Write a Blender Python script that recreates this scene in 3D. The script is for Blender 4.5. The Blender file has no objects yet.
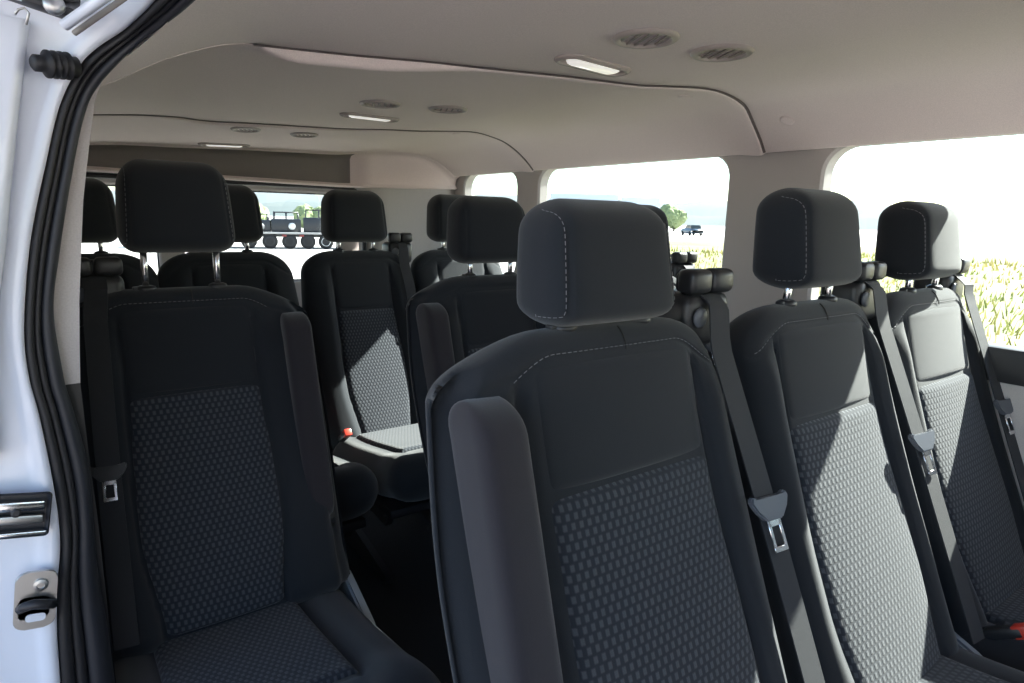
import bpy, bmesh, math, random
from mathutils import Vector, Matrix
C = bpy.context.scene.collection
random.seed(7)
ZC = 1.15                      # camera height above the van floor
rad = math.radians
# ------------------------------------------------------------------ camera
cam_d = bpy.data.cameras.new('camera'); cam = bpy.data.objects.new('camera', cam_d); C.objects.link(cam)
yaw, pit, rol = rad(36.12), rad(11.01), rad(1.32)
f = Vector((math.sin(yaw)*math.cos(pit), math.cos(yaw)*math.cos(pit), -math.sin(pit)))
r0 = Vector((math.cos(yaw), -math.sin(yaw), 0)); u0 = r0.cross(f)
rt = math.cos(rol)*r0 + math.sin(rol)*u0; up = -math.sin(rol)*r0 + math.cos(rol)*u0
m4 = Matrix(((rt.x, up.x, -f.x, 0), (rt.y, up.y, -f.y, 0), (rt.z, up.z, -f.z, ZC), (0, 0, 0, 1)))
cam.matrix_world = m4
cam_d.sensor_width = 36; cam_d.lens = 631.63/1024*36; cam_d.clip_start = .02; cam_d.clip_end = 3000
bpy.context.scene.camera = cam
# ------------------------------------------------------------------ sky, sun, exposure
SC = bpy.context.scene
SC.view_settings.view_transform = 'Standard'; SC.view_settings.look = 'None'
SC.view_settings.gamma = 1; SC.view_settings.use_curve_mapping = False
SC.view_settings.exposure = 0.0
w = bpy.data.worlds.new('sky'); SC.world = w; w.use_nodes = True
nt = w.node_tree; bg = nt.nodes['Background']
sky = nt.nodes.new('ShaderNodeTexSky'); sky.sky_type = 'NISHITA'; sky.sun_disc = False
sky.sun_elevation = rad(36); sky.sun_rotation = rad(107); sky.dust_density = 1.0; sky.air_density = 1.0
nt.links.new(sky.outputs[0], bg.inputs[0]); bg.inputs[1].default_value = 0.52
SUN_K = .11
sun_d = bpy.data.lights.new('sun', 'SUN'); sun_d.energy = 40.0; sun_d.angle = rad(.6); sun_d.color = (1, .955, .88)
sun = bpy.data.objects.new('sun', sun_d); C.objects.link(sun); sun.location = (20, -5, 20)
sun.rotation_euler = Vector((1, -SUN_K, .75)).to_track_quat('Z', 'Y').to_euler()
# ------------------------------------------------------------------ materials
M = {}
def mat(name, col, rough=.6, metal=0, sheen=0, coat=0, bump=None, spec=.5):
    m = bpy.data.materials.new(name); m.use_nodes = True; n = m.node_tree.nodes; l = m.node_tree.links
    b = n['Principled BSDF']; b.inputs['Base Color'].default_value = (*col, 1)
    b.inputs['Roughness'].default_value = rough; b.inputs['Metallic'].default_value = metal
    b.inputs['Specular IOR Level'].default_value = spec
    if sheen: b.inputs['Sheen Weight'].default_value = sheen; b.inputs['Sheen Roughness'].default_value = .5
    if coat: b.inputs['Coat Weight'].default_value = coat; b.inputs['Coat Roughness'].default_value = .08
    if bump:
        sc, st, dist = bump
        tc = n.new('ShaderNodeTexCoord'); nz = n.new('ShaderNodeTexNoise'); bp = n.new('ShaderNodeBump')
        nz.inputs['Scale'].default_value = sc; nz.inputs['Detail'].default_value = 3
        bp.inputs['Strength'].default_value = st; bp.inputs['Distance'].default_value = dist
        l.new(tc.outputs['Object'], nz.inputs['Vector']); l.new(nz.outputs['Fac'], bp.inputs['Height'])
        l.new(bp.outputs['Normal'], b.inputs['Normal'])
        mx = n.new('ShaderNodeMixRGB'); mx.blend_type = 'MULTIPLY'; mx.inputs[0].default_value = 1
        mr = n.new('ShaderNodeMapRange'); mr.inputs['To Min'].default_value = .8; mr.inputs['To Max'].default_value = 1.2
        l.new(nz.outputs['Fac'], mr.inputs['Value']); mx.inputs[1].default_value = (*col, 1)
        l.new(mr.outputs[0], mx.inputs[2]); l.new(mx.outputs[0], b.inputs['Base Color'])
    M[name] = m; return m
mat('fabric', (.0165, .0195, .0245), .95, sheen=.21, bump=(900, .35, .001), spec=.2)
mat('fabric_side', (.024, .022, .027), .95, sheen=.3, bump=(1100, .35, .001), spec=.2)
mat('webbing', (.020, .022, .027), .75, sheen=.1, bump=(1500, .3, .0006), spec=.4)
mat('black_plastic', (.022, .023, .026), .38, bump=(500, .12, .0008))
mat('dark_trim', (.018, .02, .027), .5)
mat('rubber', (.014, .014, .017), .55)
mat('chrome', (.75, .75, .77), .18, 1)
mat('steel', (.5, .5, .5), .35, 1)
mat('dark_steel', (.045, .045, .05), .45, .6)
mat('white_paint', (.76, .80, .90), .3, coat=.6)
mat('grey_trim', (.50, .47, .45), .6, bump=(400, .05, .001))
mat('light_trim', (.56, .53, .52), .55, bump=(400, .06, .001))
mat('headliner', (.80, .695, .66), .95, sheen=.1, bump=(500, .25, .0015), spec=.15)
mat('liner_edge', (.16, .13, .12), .9)
mat('bezel', (.40, .35, .32), .5)
mat('louver', (.26, .22, .20), .5)
mat('hole', (.02, .018, .017), .8)
mat('red_plastic', (.62, .05, .03), .35)
mat('thread', (.22, .22, .24), .7)
mat('carpet', (.018, .018, .02), .95, bump=(300, .6, .004))
mat('latch_plastic', (.10, .11, .13), .4)
mat('cover_plastic', (.26, .30, .34), .4)
mat('gap_brown', (.35, .33, .3), .7)
m = mat('lamp_lens', (.85, .83, .8), .25); b = m.node_tree.nodes['Principled BSDF']
b.inputs['Emission Color'].default_value = (1, .96, .9, 1); b.inputs['Emission Strength'].default_value = .55
# patterned insert cloth : short staggered light bars woven over a dark base
m = mat('insert', (.05, .055, .065), .9, sheen=.15, spec=.25)
n = m.node_tree.nodes; l = m.node_tree.links; b = n['Principled BSDF']
uv = n.new('ShaderNodeUVMap'); sp = n.new('ShaderNodeSeparateXYZ'); l.new(uv.outputs[0], sp.inputs[0])
def mth(op, a, c=None, d=None):
    q = n.new('ShaderNodeMath'); q.operation = op
    for i, v in enumerate((a, c, d)):
        if v is None: continue
        if isinstance(v, (int, float)): q.inputs[i].default_value = v
        else: l.new(v, q.inputs[i])
    return q.outputs[0]
PX, PZ = .0122, .0118
row = mth('FLOOR', mth('DIVIDE', sp.outputs[1], PZ))
off = mth('MULTIPLY', mth('MODULO', mth('ADD', row, 1000), 2), .5)
uu = mth('FRACT', mth('ADD', mth('DIVIDE', sp.outputs[0], PX), mth('ADD', off, 100)))
vv = mth('FRACT', mth('ADD', mth('DIVIDE', sp.outputs[1], PZ), 100))
du = mth('ABSOLUTE', mth('SUBTRACT', uu, .5)); dv = mth('ABSOLUTE', mth('SUBTRACT', vv, .5))
mu = n.new('ShaderNodeMapRange'); mu.inputs['From Min'].default_value = .31; mu.inputs['From Max'].default_value = .15; l.new(du, mu.inputs[0])
mv = n.new('ShaderNodeMapRange'); mv.inputs['From Min'].default_value = .44; mv.inputs['From Max'].default_value = .26; l.new(dv, mv.inputs[0])
mask = mth('MULTIPLY', mu.outputs[0], mv.outputs[0])
nz = n.new('ShaderNodeTexNoise'); nz.inputs['Scale'].default_value = 900; l.new(uv.outputs[0], nz.inputs['Vector'])
mask2 = mth('MULTIPLY', mask, mth('ADD', mth('MULTIPLY', nz.outputs[0], .7), .6))
mx = n.new('ShaderNodeMixRGB'); mx.inputs[1].default_value = (.0185, .023, .031, 1); mx.inputs[2].default_value = (.060, .066, .077, 1)
l.new(mask2, mx.inputs[0]); l.new(mx.outputs[0], b.inputs['Base Color'])
bp = n.new('ShaderNodeBump'); bp.inputs['Strength'].default_value = .5; bp.inputs['Distance'].default_value = .0015
l.new(mask2, bp.inputs['Height']); l.new(bp.outputs[0], b.inputs['Normal'])
# glass
m = bpy.data.materials.new('glass'); m.use_nodes = True; M['glass'] = m
n = m.node_tree.nodes; l = m.node_tree.links; n.remove(n['Principled BSDF'])
tr = n.new('ShaderNodeBsdfTransparent'); tr.inputs[0].default_value = (.86, .90, .89, 1)
gl = n.new('ShaderNodeBsdfGlossy'); gl.inputs['Roughness'].default_value = .02
lw = n.new('ShaderNodeLayerWeight'); lw.inputs[0].default_value = .5
fp = n.new('ShaderNodeMath'); fp.operation = 'POWER'; fp.inputs[1].default_value = 5; l.new(lw.outputs['Facing'], fp.inputs[0])
fr = n.new('ShaderNodeMath'); fr.operation = 'MULTIPLY_ADD'; fr.inputs[1].default_value = .6; fr.inputs[2].default_value = .02; l.new(fp.outputs[0], fr.inputs[0]); ms = n.new('ShaderNodeMixShader')
l.new(fr.outputs[0], ms.inputs[0]); l.new(tr.outputs[0], ms.inputs[1]); l.new(gl.outputs[0], ms.inputs[2])
l.new(ms.outputs[0], n['Material Output'].inputs[0])

# ------------------------------------------------------------------ helpers
def V(x, y, z): return Vector((x, y, z + ZC))          # z given from the camera's height
def link(name, me, m, parent=None, smooth=True):
    if isinstance(m, str): m = M[m]
    me.materials.append(m)
    if smooth:
        for p in me.polygons: p.use_smooth = True
    o = bpy.data.objects.new(name, me); C.objects.link(o)
    if parent: o.parent = parent
    return o
def obj(name, bm, m, parent=None, smooth=True, angle=None):
    bmesh.ops.recalc_face_normals(bm, faces=bm.faces[:])
    me = bpy.data.meshes.new(name); bm.to_mesh(me); bm.free()
    if angle: 
        if smooth:
            for p in me.polygons: p.use_smooth = True
        me.set_sharp_from_angle(angle=rad(angle))
    return link(name, me, m, parent, smooth)
def thing(name, label, cat, loc, group=None, rotz=0):
    o = bpy.data.objects.new(name, None); C.objects.link(o); o.location = loc; o.rotation_euler = (0, 0, rotz)
    o.empty_display_size = .05
    o['label'] = label; o['category'] = cat
    if group: o['group'] = group
    return o
def tag(o, label, cat, group=None):
    o['label'] = label; o['category'] = cat
    if group: o['group'] = group
    return o
def struct(o): o['kind'] = 'structure'; return o
def sst(a, b_, x):
    t = max(0, min(1, (x-a)/(b_-a))); return t*t*(3-2*t)
def interp(pts, x):
    if x <= pts[0][0]: return pts[0][1]
    for (a, va), (b_, vb) in zip(pts, pts[1:]):
        if x <= b_: return va + (vb-va)*(x-a)/(b_-a)
    return pts[-1][1]
def smi(pts, x):          # smoothed interpolation (Catmull-Rom)
    n_ = len(pts)
    if x <= pts[0][0]: return pts[0][1]
    if x >= pts[-1][0]: return pts[-1][1]
    for i in range(n_-1):
        if x <= pts[i+1][0]:
            x0, y0 = pts[max(i-1, 0)]; x1, y1 = pts[i]; x2, y2 = pts[i+1]; x3, y3 = pts[min(i+2, n_-1)]
            m1 = (y2-y0)/(x2-x0); m2 = (y3-y1)/(x3-x1); h = x2-x1; t = (x-x1)/h
            return (2*t**3-3*t**2+1)*y1+(t**3-2*t**2+t)*h*m1+(-2*t**3+3*t**2)*y2+(t**3-t**2)*h*m2
def grid(bm, P, closed_u=False, uvf=None):
    """P: rows of lists of points."""
    vs = [[bm.verts.new(p) for p in row] for row in P]
    fs = []
    for i in range(len(vs)-1):
        nn = len(vs[i]); rng = range(nn if closed_u else nn-1)
        for j in rng:
            fs.append(bm.faces.new((vs[i][j], vs[i][(j+1) % nn], vs[i+1][(j+1) % nn], vs[i+1][j])))
    return vs, fs
def tube(bm, pts, r, seg=8, cap=True, rs=None):
    pts = [Vector(p) for p in pts]; rows = []
    prev = None
    for i, p in enumerate(pts):
        d = (pts[min(i+1, len(pts)-1)] - pts[max(i-1, 0)]).normalized()
        if prev is None:
            a = d.orthogonal().normalized()
        else:
            a = (prev - d*prev.dot(d)).normalized()
        prev = a; b_ = d.cross(a); rr = rs[i] if rs else r
        rows.append([p + rr*(math.cos(2*math.pi*k/seg)*a + math.sin(2*math.pi*k/seg)*b_) for k in range(seg)])
    vs, _ = grid(bm, rows, True)
    if cap: bm.faces.new(vs[0][::-1]); bm.faces.new(vs[-1])
def box(bm, c, s, bev=0, rot=None, seg=2):
    q = bmesh.ops.create_cube(bm, size=1)['verts']
    mt = Matrix.Translation(Vector(c)) @ (rot.to_4x4() if rot else Matrix()) @ Matrix.Diagonal((*s, 1))
    bmesh.ops.transform(bm, matrix=mt, verts=q)
    if bev:
        es = list({e for v in q for e in v.link_edges})
        bmesh.ops.bevel(bm, geom=es, offset=bev, segments=seg, profile=.5, affect='EDGES')
def lathe(bm, prof, mat_, seg=24):
    """prof: (r, h) list; matrix puts axis +Z."""
    rows = [[mat_ @ Vector((r*math.cos(2*math.pi*k/seg), r*math.sin(2*math.pi*k/seg), h)) for k in range(seg)] for r, h in prof]
    vs, _ = grid(bm, rows, True)
    if prof[0][0] > 1e-5: bm.faces.new(vs[0][::-1])
    if prof[-1][0] > 1e-5: bm.faces.new(vs[-1])
def extrude_poly(bm, pts, vec):
    a = [bm.verts.new(p) for p in pts]; b_ = [bm.verts.new(Vector(p)+Vector(vec)) for p in pts]
    bm.faces.new(a[::-1]); bm.faces.new(b_); k = len(a)
    for i in range(k): bm.faces.new((a[i], a[(i+1) % k], b_[(i+1) % k], b_[i]))
def rrect(x0, x1, z0, z1, r, per=8):
    """rounded rectangle outline, same count per side"""
    out = []
    cs = [(x1-r, z1-r, 0), (x0+r, z1-r, 90), (x0+r, z0+r, 180), (x1-r, z0+r, 270)]
    for cx, cz, a0 in cs:
        for k in range(per+1):
            a = rad(a0+90*k/per); out.append((cx+r*math.cos(a), cz+r*math.sin(a)))
    return out
def rect_match(x0, x1, z0, z1, per=8):
    out = []; wx, wz = (x1-x0)*.4, (z1-z0)*.4
    for cx, cz, da, db in ((x1, z1, (0, -wz), (-wx, 0)), (x0, z1, (wx, 0), (0, -wz)), (x0, z0, (0, wz), (wx, 0)), (x1, z0, (-wx, 0), (0, wz))):
        for k in range(per+1):
            t = 2*k/per - 1
            d = da if t < 0 else db
            out.append((cx+d[0]*abs(t), cz+d[1]*abs(t)))
    return out
def plate_hole(bm, rect, hole, r, to3, depth):
    """plate cell with a rounded hole and a reveal going depth back (to3(a, b, d))."""
    o_ = rect_match(*rect); h_ = rrect(*hole, r)
    lip = rrect(hole[0]-.008, hole[1]+.008, hole[2]-.008, hole[3]+.008, r+.008)
    A = [bm.verts.new(to3(a, b_, 0)) for a, b_ in o_]; L = [bm.verts.new(to3(a, b_, 0)) for a, b_ in lip]
    B = [bm.verts.new(to3(a, b_, .008)) for a, b_ in h_]; D = [bm.verts.new(to3(a, b_, depth)) for a, b_ in h_]
    k = len(A)
    for i in range(k):
        j = (i+1) % k
        for P, Q in ((A, L), (L, B), (B, D)):
            bm.faces.new((P[i], P[j], Q[j], Q[i]))
    return h_

# ------------------------------------------------------------------ van shell (the room)
XW = 1.80                                        # far side wall
def ceil_x(x):      # height profile across the roof lining
    return smi([(-.02, .165), (.09, .195), (.177, .245), (.25, .279), (.305, .296), (.36, .302), (.6, .306), (.95, .311), (1.15, .313), (1.22, .318), (1.40, .329), (1.55, .320), (1.60, .310), (1.66, .284), (1.72, .245), (1.757, .213)], x)
SEAM1 = [(-.02, 1.26), (.1, 1.26), (.34, 1.27), (.45, 1.255), (.53, 1.235), (.64, 1.20), (.8, 1.165), (.94, 1.13), (1.15, 1.09), (1.32, 1.06), (1.5, 1.08), (1.66, 1.13), (1.757, 1.15)]
SEAM2 = [(-.2, 2.52), (.15, 2.50), (.38, 2.42), (.48, 2.44), (.60, 2.40), (.9, 2.33), (1.08, 2.22), (1.35, 2.17), (1.5, 2.22), (1.6, 2.26), (1.757, 2.28)]
REAR_Y = 3.06
def ceil_z(x, y, k):
    z = ceil_x(x)
    if k > 0 and x < .42:
        z = smi([(-.2, .225), (-.05, .262), (.1, .290), (.25, .303), (.42, .305)], x)
    if k == 2:
        t = sst(2.3, 3.06, y); drop = interp([(-.2, .055), (.15, .045), (.7, .03), (1.2, .022), (1.757, 0)], x)
        z -= t*drop
    # a shallow raised field in each panel
    return z
def headliner(k, y0f, y1f, nx=90, ny=30):
    bm = bmesh.new(); rows = []
    for j in range(ny+1):
        t = j/ny
        row = []
        xl = -.20 if k else smi([(-1.5, .185), (.5, .185), (.75, .180), (.92, .168), (1.06, .125), (1.13, .085), (1.2, .07), (1.3, .065)], -1.5 + 2.76*t)
        for i in range(nx+1):
            x = xl + (1.757-xl)*(i/nx)**1.15
            y = y0f(x)*(1-t) + y1f(x)*t
            row.append(V(x, y, ceil_z(x, y, k) + (0 if k else .014*(1-sst(xl, xl+.2, x))*(1-sst(.9, 1.2, y)))))
        rows.append(row)
    xs = [p.x for p in rows[-1]]
    def lip(x, y, up_, back, k_=k): return V(x, y+back, ceil_z(x, y, k_)+up_)
    # rolled rear edge
    if k > 0:      # rolled front edge hanging just below the panel in front, dark joint between them
        fs_ = S1 if k == 1 else S2; pre = []
        for back, kk in ((.003, 0), (.004, .45), (.007, .8), (.013, 1), (.03, .92), (.06, .5)):
            row = []
            for p in rows[0]:
                x = p.x; y = fs_(x)+back; c0 = ceil_z(x, y, k-1); c1 = ceil_z(x, fs_(x)+.09, k)
                dr_ = (.007 + .017*sst(.33, .42, x)*(1-sst(.55, .80, x)) - .022*(1-sst(.30, .36, x))) if k == 1 else .006+.006*sst(.3, .5, x)*(1-sst(.6, 1.1, x))
                if kk == 0: z = c0-.001
                elif back < .02: z = c0 - dr_*kk
                else: z = (c0-dr_)*kk + c1*(1-kk)
                row.append(V(x, y, z))
            pre.append(row)
        rows = pre + rows
    if k < 2:
        for back, upz in ((.006, .001), (.010, .006), (.010, .03+.0)):
            rows.append([lip(x, y1f(x), upz, back) for x in xs])
    # window-side edge: rolled up under the wall trim
    for row in rows:
        p = row[-1]; row.append(p+Vector((.006, 0, -.003))); row.append(p+Vector((.012, 0, .002))); row.append(p+Vector((.042, 0, .03)))
    grid(bm, rows)
    return bm
S1 = lambda x: smi(SEAM1, x); S2 = lambda x: smi(SEAM2, x)
o = struct(obj('ceiling', headliner(0, lambda x: -1.5, S1, ny=60), 'headliner'))
def mid_bm():
    # middle panel starts in front of and above the first panel's rolled edge
    bm = headliner(1, lambda x: S1(x)+.09, S2)
    return bm
mb = mid_bm()
for v in mb.verts:         # the aisle side of the middle panel is raised where it meets the front panel
    pass
struct(obj('ceiling', mb, 'headliner'))
struct(obj('ceiling', headliner(2, lambda x: S2(x)+.09, lambda x: REAR_Y - .1*sst(1.25, 1.757, x)), 'headliner'))
# dark gaps between the lining panels
def gap(name, fn, k, x0, x1):
    bm = bmesh.new(); rows = []
    for i in range(81):
        x = x0+(x1-x0)*i/80; y = fn(x); z = ceil_z(x, y, k)
        rows.append([V(x, y-.0045, z-.0012), V(x, y-.001, z-.0032), V(x, y+.0045, z-.0036), V(x, y+.005, z+.02)])
    grid(bm, rows); return struct(obj(name, bm, 'liner_edge'))
gap('trim_1', S1, 0, .335, 1.757); gap('trim_2', S2, 1, -.15, 1.757)
# roof skin above
bm = bmesh.new(); box(bm, (.8, .45, ZC+.40), (2.3, 6.1, .03)); struct(obj('roof', bm, 'white_paint', smooth=False))
# floor
bm = bmesh.new(); box(bm, (.82, .9, -.02), (2.05, 4.9, .04)); struct(obj('floor', bm, 'carpet', smooth=False))

# far side wall with its four windows
def wall_right():
    bm = bmesh.new(); to3 = lambda y, z, d: V(XW + d + max(0, -.25-z)*.0, y, z)
    top, bot = .26, -.40
    cells = [((-1.5, -.35, bot, top), (-1.38, -.47, -.275, .218)), ((-.35, 1.13, bot, top), (-.24, .985, -.280, .218)),
             ((1.13, 2.38, bot, top), (1.302, 2.29, -.280, .218)), ((2.38, 3.06, bot, top), (2.46, 2.93, -.280, .218))]
    holes = []
    for rc, hl in cells:
        holes.append((plate_hole(bm, rc, hl, .075, to3, .05), hl))
    # below the sill
    vs = [bm.verts.new(V(XW, y, z)) for y, z in ((-1.5, bot), (3.06, bot), (3.06, -1.17), (-1.5, -1.17))]
    bm.faces.new(vs)
    bmesh.ops.remove_doubles(bm, verts=bm.verts[:], dist=1e-5)
    return bm, holes
bm, holes = wall_right()
struct(obj('wall_right', bm, 'grey_trim', angle=35))
for i, (h_, hl) in enumerate(holes):
    wn = bpy.data.objects.new('window_%d' % (i+1), None); C.objects.link(wn); wn['kind'] = 'structure'
    wn.location = V(XW+.05, (hl[0]+hl[1])/2, hl[2])
    off_ = wn.location
    bm = bmesh.new(); L = rrect(hl[0]-.02, hl[1]+.02, hl[2]-.02, hl[3]+.02, .08)
    a = [bm.verts.new(V(XW+.051, y, z)-off_) for y, z in L]; b2 = [bm.verts.new(V(XW+.055, y, z)-off_) for y, z in L]
    bm.faces.new(a); bm.faces.new(b2)
    for q in range(len(a)): bm.faces.new((a[q], a[(q+1) % len(a)], b2[(q+1) % len(a)], b2[q]))
    obj('pane', bm, 'glass', wn, smooth=False)
for i, (h_, hl) in enumerate(holes):
    bm = bmesh.new(); box(bm, (XW+.024, (hl[0]+hl[1])/2, ZC+hl[2]-.034), (.066, hl[1]-hl[0]+.08, .082), .004); struct(obj('trim_%d' % (i+9), bm, 'black_plastic', angle=40))
# outer skin so that light enters only through the openings
bm = bmesh.new(); box(bm, (XW+.078, .9, ZC-.745), (.03, 4.9, .86)); box(bm, (XW+.078, .9, ZC+.33), (.03, 4.9, .17)); struct(obj('body_side', bm, 'dark_trim', smooth=False))
# shade strip of the upper belt anchor on the pillars
# rear wall : header band, pillars and the glazed doors
RY = 3.06
def rear():
    # header band
    bm = bmesh.new(); rows = []
    for i in range(61):
        x = -.20 + 1.99*i/60
        y = RY - .1*sst(1.25, 1.757, x)
        zt = ceil_z(x, y, 2)-.001
        zb = interp([(-.2, .158), (.15, .155), (.3, .152), (1.2, .140), (1.33, .142), (1.757, .15)], x)
        dp = .035+.06*(1-sst(1.22, 1.34, x)); prof = [(-.004, zt+.006), (.0, zt-.003), (.012, zt-.006), (dp*.8, zt-.012), (dp, zt-.028), (dp+.004, zb+.016), (dp-.008, zb+.007), (.03, zb+.006), (.022, zb+.001), (.03, zb-.005), (.10, zb-.005)]
        rows.append([V(x, y+a_, b_) for a_, b_ in prof])
    grid(bm, rows); return bm
mat('header_dark', (.20, .18, .165), .95, bump=(500, .25, .0015))  # darker base colour for the recessed part of the rear header band
tr3 = struct(obj('trim_3', rear(), 'headliner')); tr3.data.materials.append(M['header_dark'])
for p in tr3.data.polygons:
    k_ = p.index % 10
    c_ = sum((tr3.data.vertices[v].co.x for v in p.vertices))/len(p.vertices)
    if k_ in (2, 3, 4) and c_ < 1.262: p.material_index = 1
# D pillar linings
def pillar(pts, y_off=0):
    bm = bmesh.new(); rows = []
    for z in [-.9, -.6, -.3, -.1, .0, .08, .13, .165, .25]:
        rows.append([V(x + dx*sst(-.02, .165, z), y, z) for x, y, dx in pts])
    grid(bm, rows); return bm
struct(obj('wall_rear', pillar([(1.80, 3.02, 0), (1.785, 3.02, 0), (1.76, 3.025, 0), (1.70, 3.03, 0), (1.66, 3.05, 0), (1.62, 3.065, 0), (1.52, 3.09, 0), (1.45, 3.10, 0), (1.375, 3.115, -.01), (1.35, 3.15, -.02), (1.345, 3.26, -.02)]), 'grey_trim'))
struct(obj('wall_rear', pillar([(-.20, 2.9, 0), (-.16, 3.0, 0), (-.08, 3.06, .0), (-.02, 3.08, .03), (0.0, 3.2, .04)]), 'grey_trim'))
RG = 3.28
for i, (x0, x1) in enumerate(((.0, .40), (.62, 1.245))):
    dr = bpy.data.objects.new('door_%d' % (i+1), None); C.objects.link(dr); dr['kind'] = 'structure'; dr.location = (((x0+x1)/2), RG, 0)
    off_ = Vector(dr.location)
    bm = bmesh.new(); to3 = lambda a_, z, d: V(a_, RG+d, z)-off_
    rc = (-.20, .505, -1.1, .20) if i == 0 else (.515, 1.42, -1.1, .20)
    hl = (x0, x1, -.34, .105)
    h_ = plate_hole(bm, rc, hl, .07, to3, .035); obj('door_panel', bm, 'grey_trim', dr, angle=35)
    bm = bmesh.new(); L = rrect(x0-.015, x1+.015, hl[2]-.015, hl[3]+.015, .08)
    extrude_poly(bm, [V(a_, RG+.036, z)-off_ for a_, z in L], (0, .004, 0)); obj('pane', bm, 'glass', dr, smooth=False)
    bm = bmesh.new(); tube(bm, [V(a_, RG+.03, z)-off_ for a_, z in h_+h_[:1]], .007, 6); obj('window_seal', bm, 'rubber', dr)
# black weatherstrip round the rear opening
bm = bmesh.new(); L = rrect(-.02, 1.335, -1.05, .135, .09)
tube(bm, [V(a_, 3.16, z) for a_, z in L+L[:1]], .011, 8); struct(obj('trim_4', bm, 'rubber'))
# closing surfaces behind the corners and the near-side rear wall
bm = bmesh.new()
box(bm, (-.21, 2.2, ZC-.4), (.03, 2.2, 1.5)); struct(obj('wall_left', bm, 'grey_trim', smooth=False))
bm = bmesh.new(); box(bm, (1.60, 3.32, ZC-.4), (.42, .03, 1.6)); box(bm, (.8, 3.34, ZC+.3), (2.2, .03, .22)); box(bm, (.8, 3.2, ZC+.37), (2.2, .3, .03)); struct(obj('body_rear', bm, 'white_paint', smooth=False))
# front : dashboard bulkhead and windscreen frame far in front of the rows
bm = bmesh.new(); box(bm, (.8, -1.52, ZC-.72), (2.1, .04, .9)); box(bm, (.8, -1.52, ZC+.33), (2.1, .04, .25)); struct(obj('wall_front', bm, 'dark_trim', smooth=False))
# near side in front of the sliding door opening
bm = bmesh.new(); box(bm, (-.07, -1.15, ZC-.40), (.1, .75, 1.55)); box(bm, (-.07, -.55, ZC-.75), (.1, .5, .85)); struct(obj('wall_left', bm, 'grey_trim', smooth=False))

# ------------------------------------------------------------------ side door opening : jamb, seal, pillar trim
OUT = [(-.055, 1.1, -1.12), (-.048, 1.1, -.725), (-.040, 1.1, -.585), (-.027, 1.1, -.49), (-.027, 1.1, -.40), (-.034, 1.1, -.30), (-.041, 1.1, -.24), (-.040, 1.1, -.168), (-.023, 1.1, -.057), (.004, 1.1, .051), (.030, 1.098, .14), (.063, 1.085, .198), (.112, 1.05, .242), (.140, .92, .262), (.152, .7, .268), (.155, .4, .27), (.155, -.3, .27)]
INN = [(.020, 1.115, -1.12), (.023, 1.115, -.758), (.017, 1.115, -.56), (.019, 1.115, -.45), (.019, 1.115, -.38), (.008, 1.115, -.29), (.002, 1.115, -.246), (-.001, 1.115, -.142), (.014, 1.115, -.06), (.034, 1.115, .032), (.058, 1.112, .125), (.080, 1.10, .170), (.136, 1.06, .233), (.178, .92, .258), (.190, .7, .264), (.192, .4, .266), (.192, -.3, .266)]
def resample(pts, n_=90):
    P = [Vector(p) for p in pts]; t = [0]
    for a_, b_ in zip(P, P[1:]): t.append(t[-1]+1)
    out = []
    for i in range(n_+1):
        s = t[-1]*i/n_
        out.append(Vector([smi([(t[k], P[k][j]) for k in range(len(P))], s) for j in range(3)]))
    return out
NS = 130
oc, ic = resample(OUT, NS), resample(INN, NS)
def inward(i):   # towards the camera side of the opening (−Y on the pillar, down on the rail)
    d = (oc[min(i+1, NS)]-oc[max(i-1, 0)]).normalized(); w_ = (ic[i]-oc[i]).normalized()
    q = d.cross(w_).normalized()
    return q if q.y < 0 or (abs(q.y) < .3 and q.z < 0) else -q
def strip(fracs):   # list of (fraction across, lift) -> ribbon
    bm = bmesh.new(); rows = []
    for i in range(NS+1):
        q = inward(i); rows.append([oc[i].lerp(ic[i], a_) + q*b_ + Vector((0, 0, ZC)) for a_, b_ in fracs])
    grid(bm, rows); return bm
t = thing('door_seal', 'black rubber weatherstrip edging the open side doorway', 'door seal', (oc[0].x, oc[0].y, .03))
base = Vector(t.location)
def shifted(bm):
    for v in bm.verts: v.co -= base
    return bm
circ = lambda c, r_, w_=.055: [(c + r_/w_*math.cos(a_), r_*math.sin(a_)+r_*.6) for a_ in [math.pi*(1.15-1.3*k/8) for k in range(9)]]
obj('outer_bead', shifted(strip([(-.05, -.005)]+circ(.10, .0075)+[(.24, -.002)])), 'rubber', t)
obj('inner_bead', shifted(strip([(.22, -.003)]+circ(.34, .006)+[(.47, .0)])), 'rubber', t)
obj('lip', shifted(strip([(.44, -.002), (.50, .007), (.62, .012), (.76, .010), (.88, .004), (.97, -.006), (1.0, -.02)])), 'dark_trim', t)
# white painted jamb outside the seal
bm = bmesh.new(); rows = []
JO = [(-.20, 1.085, -1.12), (-.20, 1.085, -.7), (-.20, 1.085, -.4), (-.19, 1.085, -.2), (-.165, 1.085, 0), (-.14, 1.085, .12), (-.10, 1.085, .22), (-.06, 1.08, .29), (0.0, 1.05, .345), (.05, .95, .36), (.06, .7, .36), (.06, .4, .36), (.06, -.3, .36)]
jc = resample(JO, NS)
for i in range(NS+1):
    a_, b_ = oc[i], jc[i]; q = inward(i); z = Vector((0, 0, ZC))
    rows.append([a_+q*-.006+z, a_.lerp(b_, .03)+q*.010+z, a_.lerp(b_, .09)+q*.013+z, a_.lerp(b_, .16)+q*.004+z, a_.lerp(b_, .20)-q*.004+z, a_.lerp(b_, .6)-q*.006+z, a_.lerp(b_, .9)-q*.004+z, b_+z, b_+Vector((-.012, .02, 0))+z, b_+Vector((-.012, .10, 0))+z])
grid(bm, rows); struct(obj('trim_5', bm, 'white_paint'))
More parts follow.
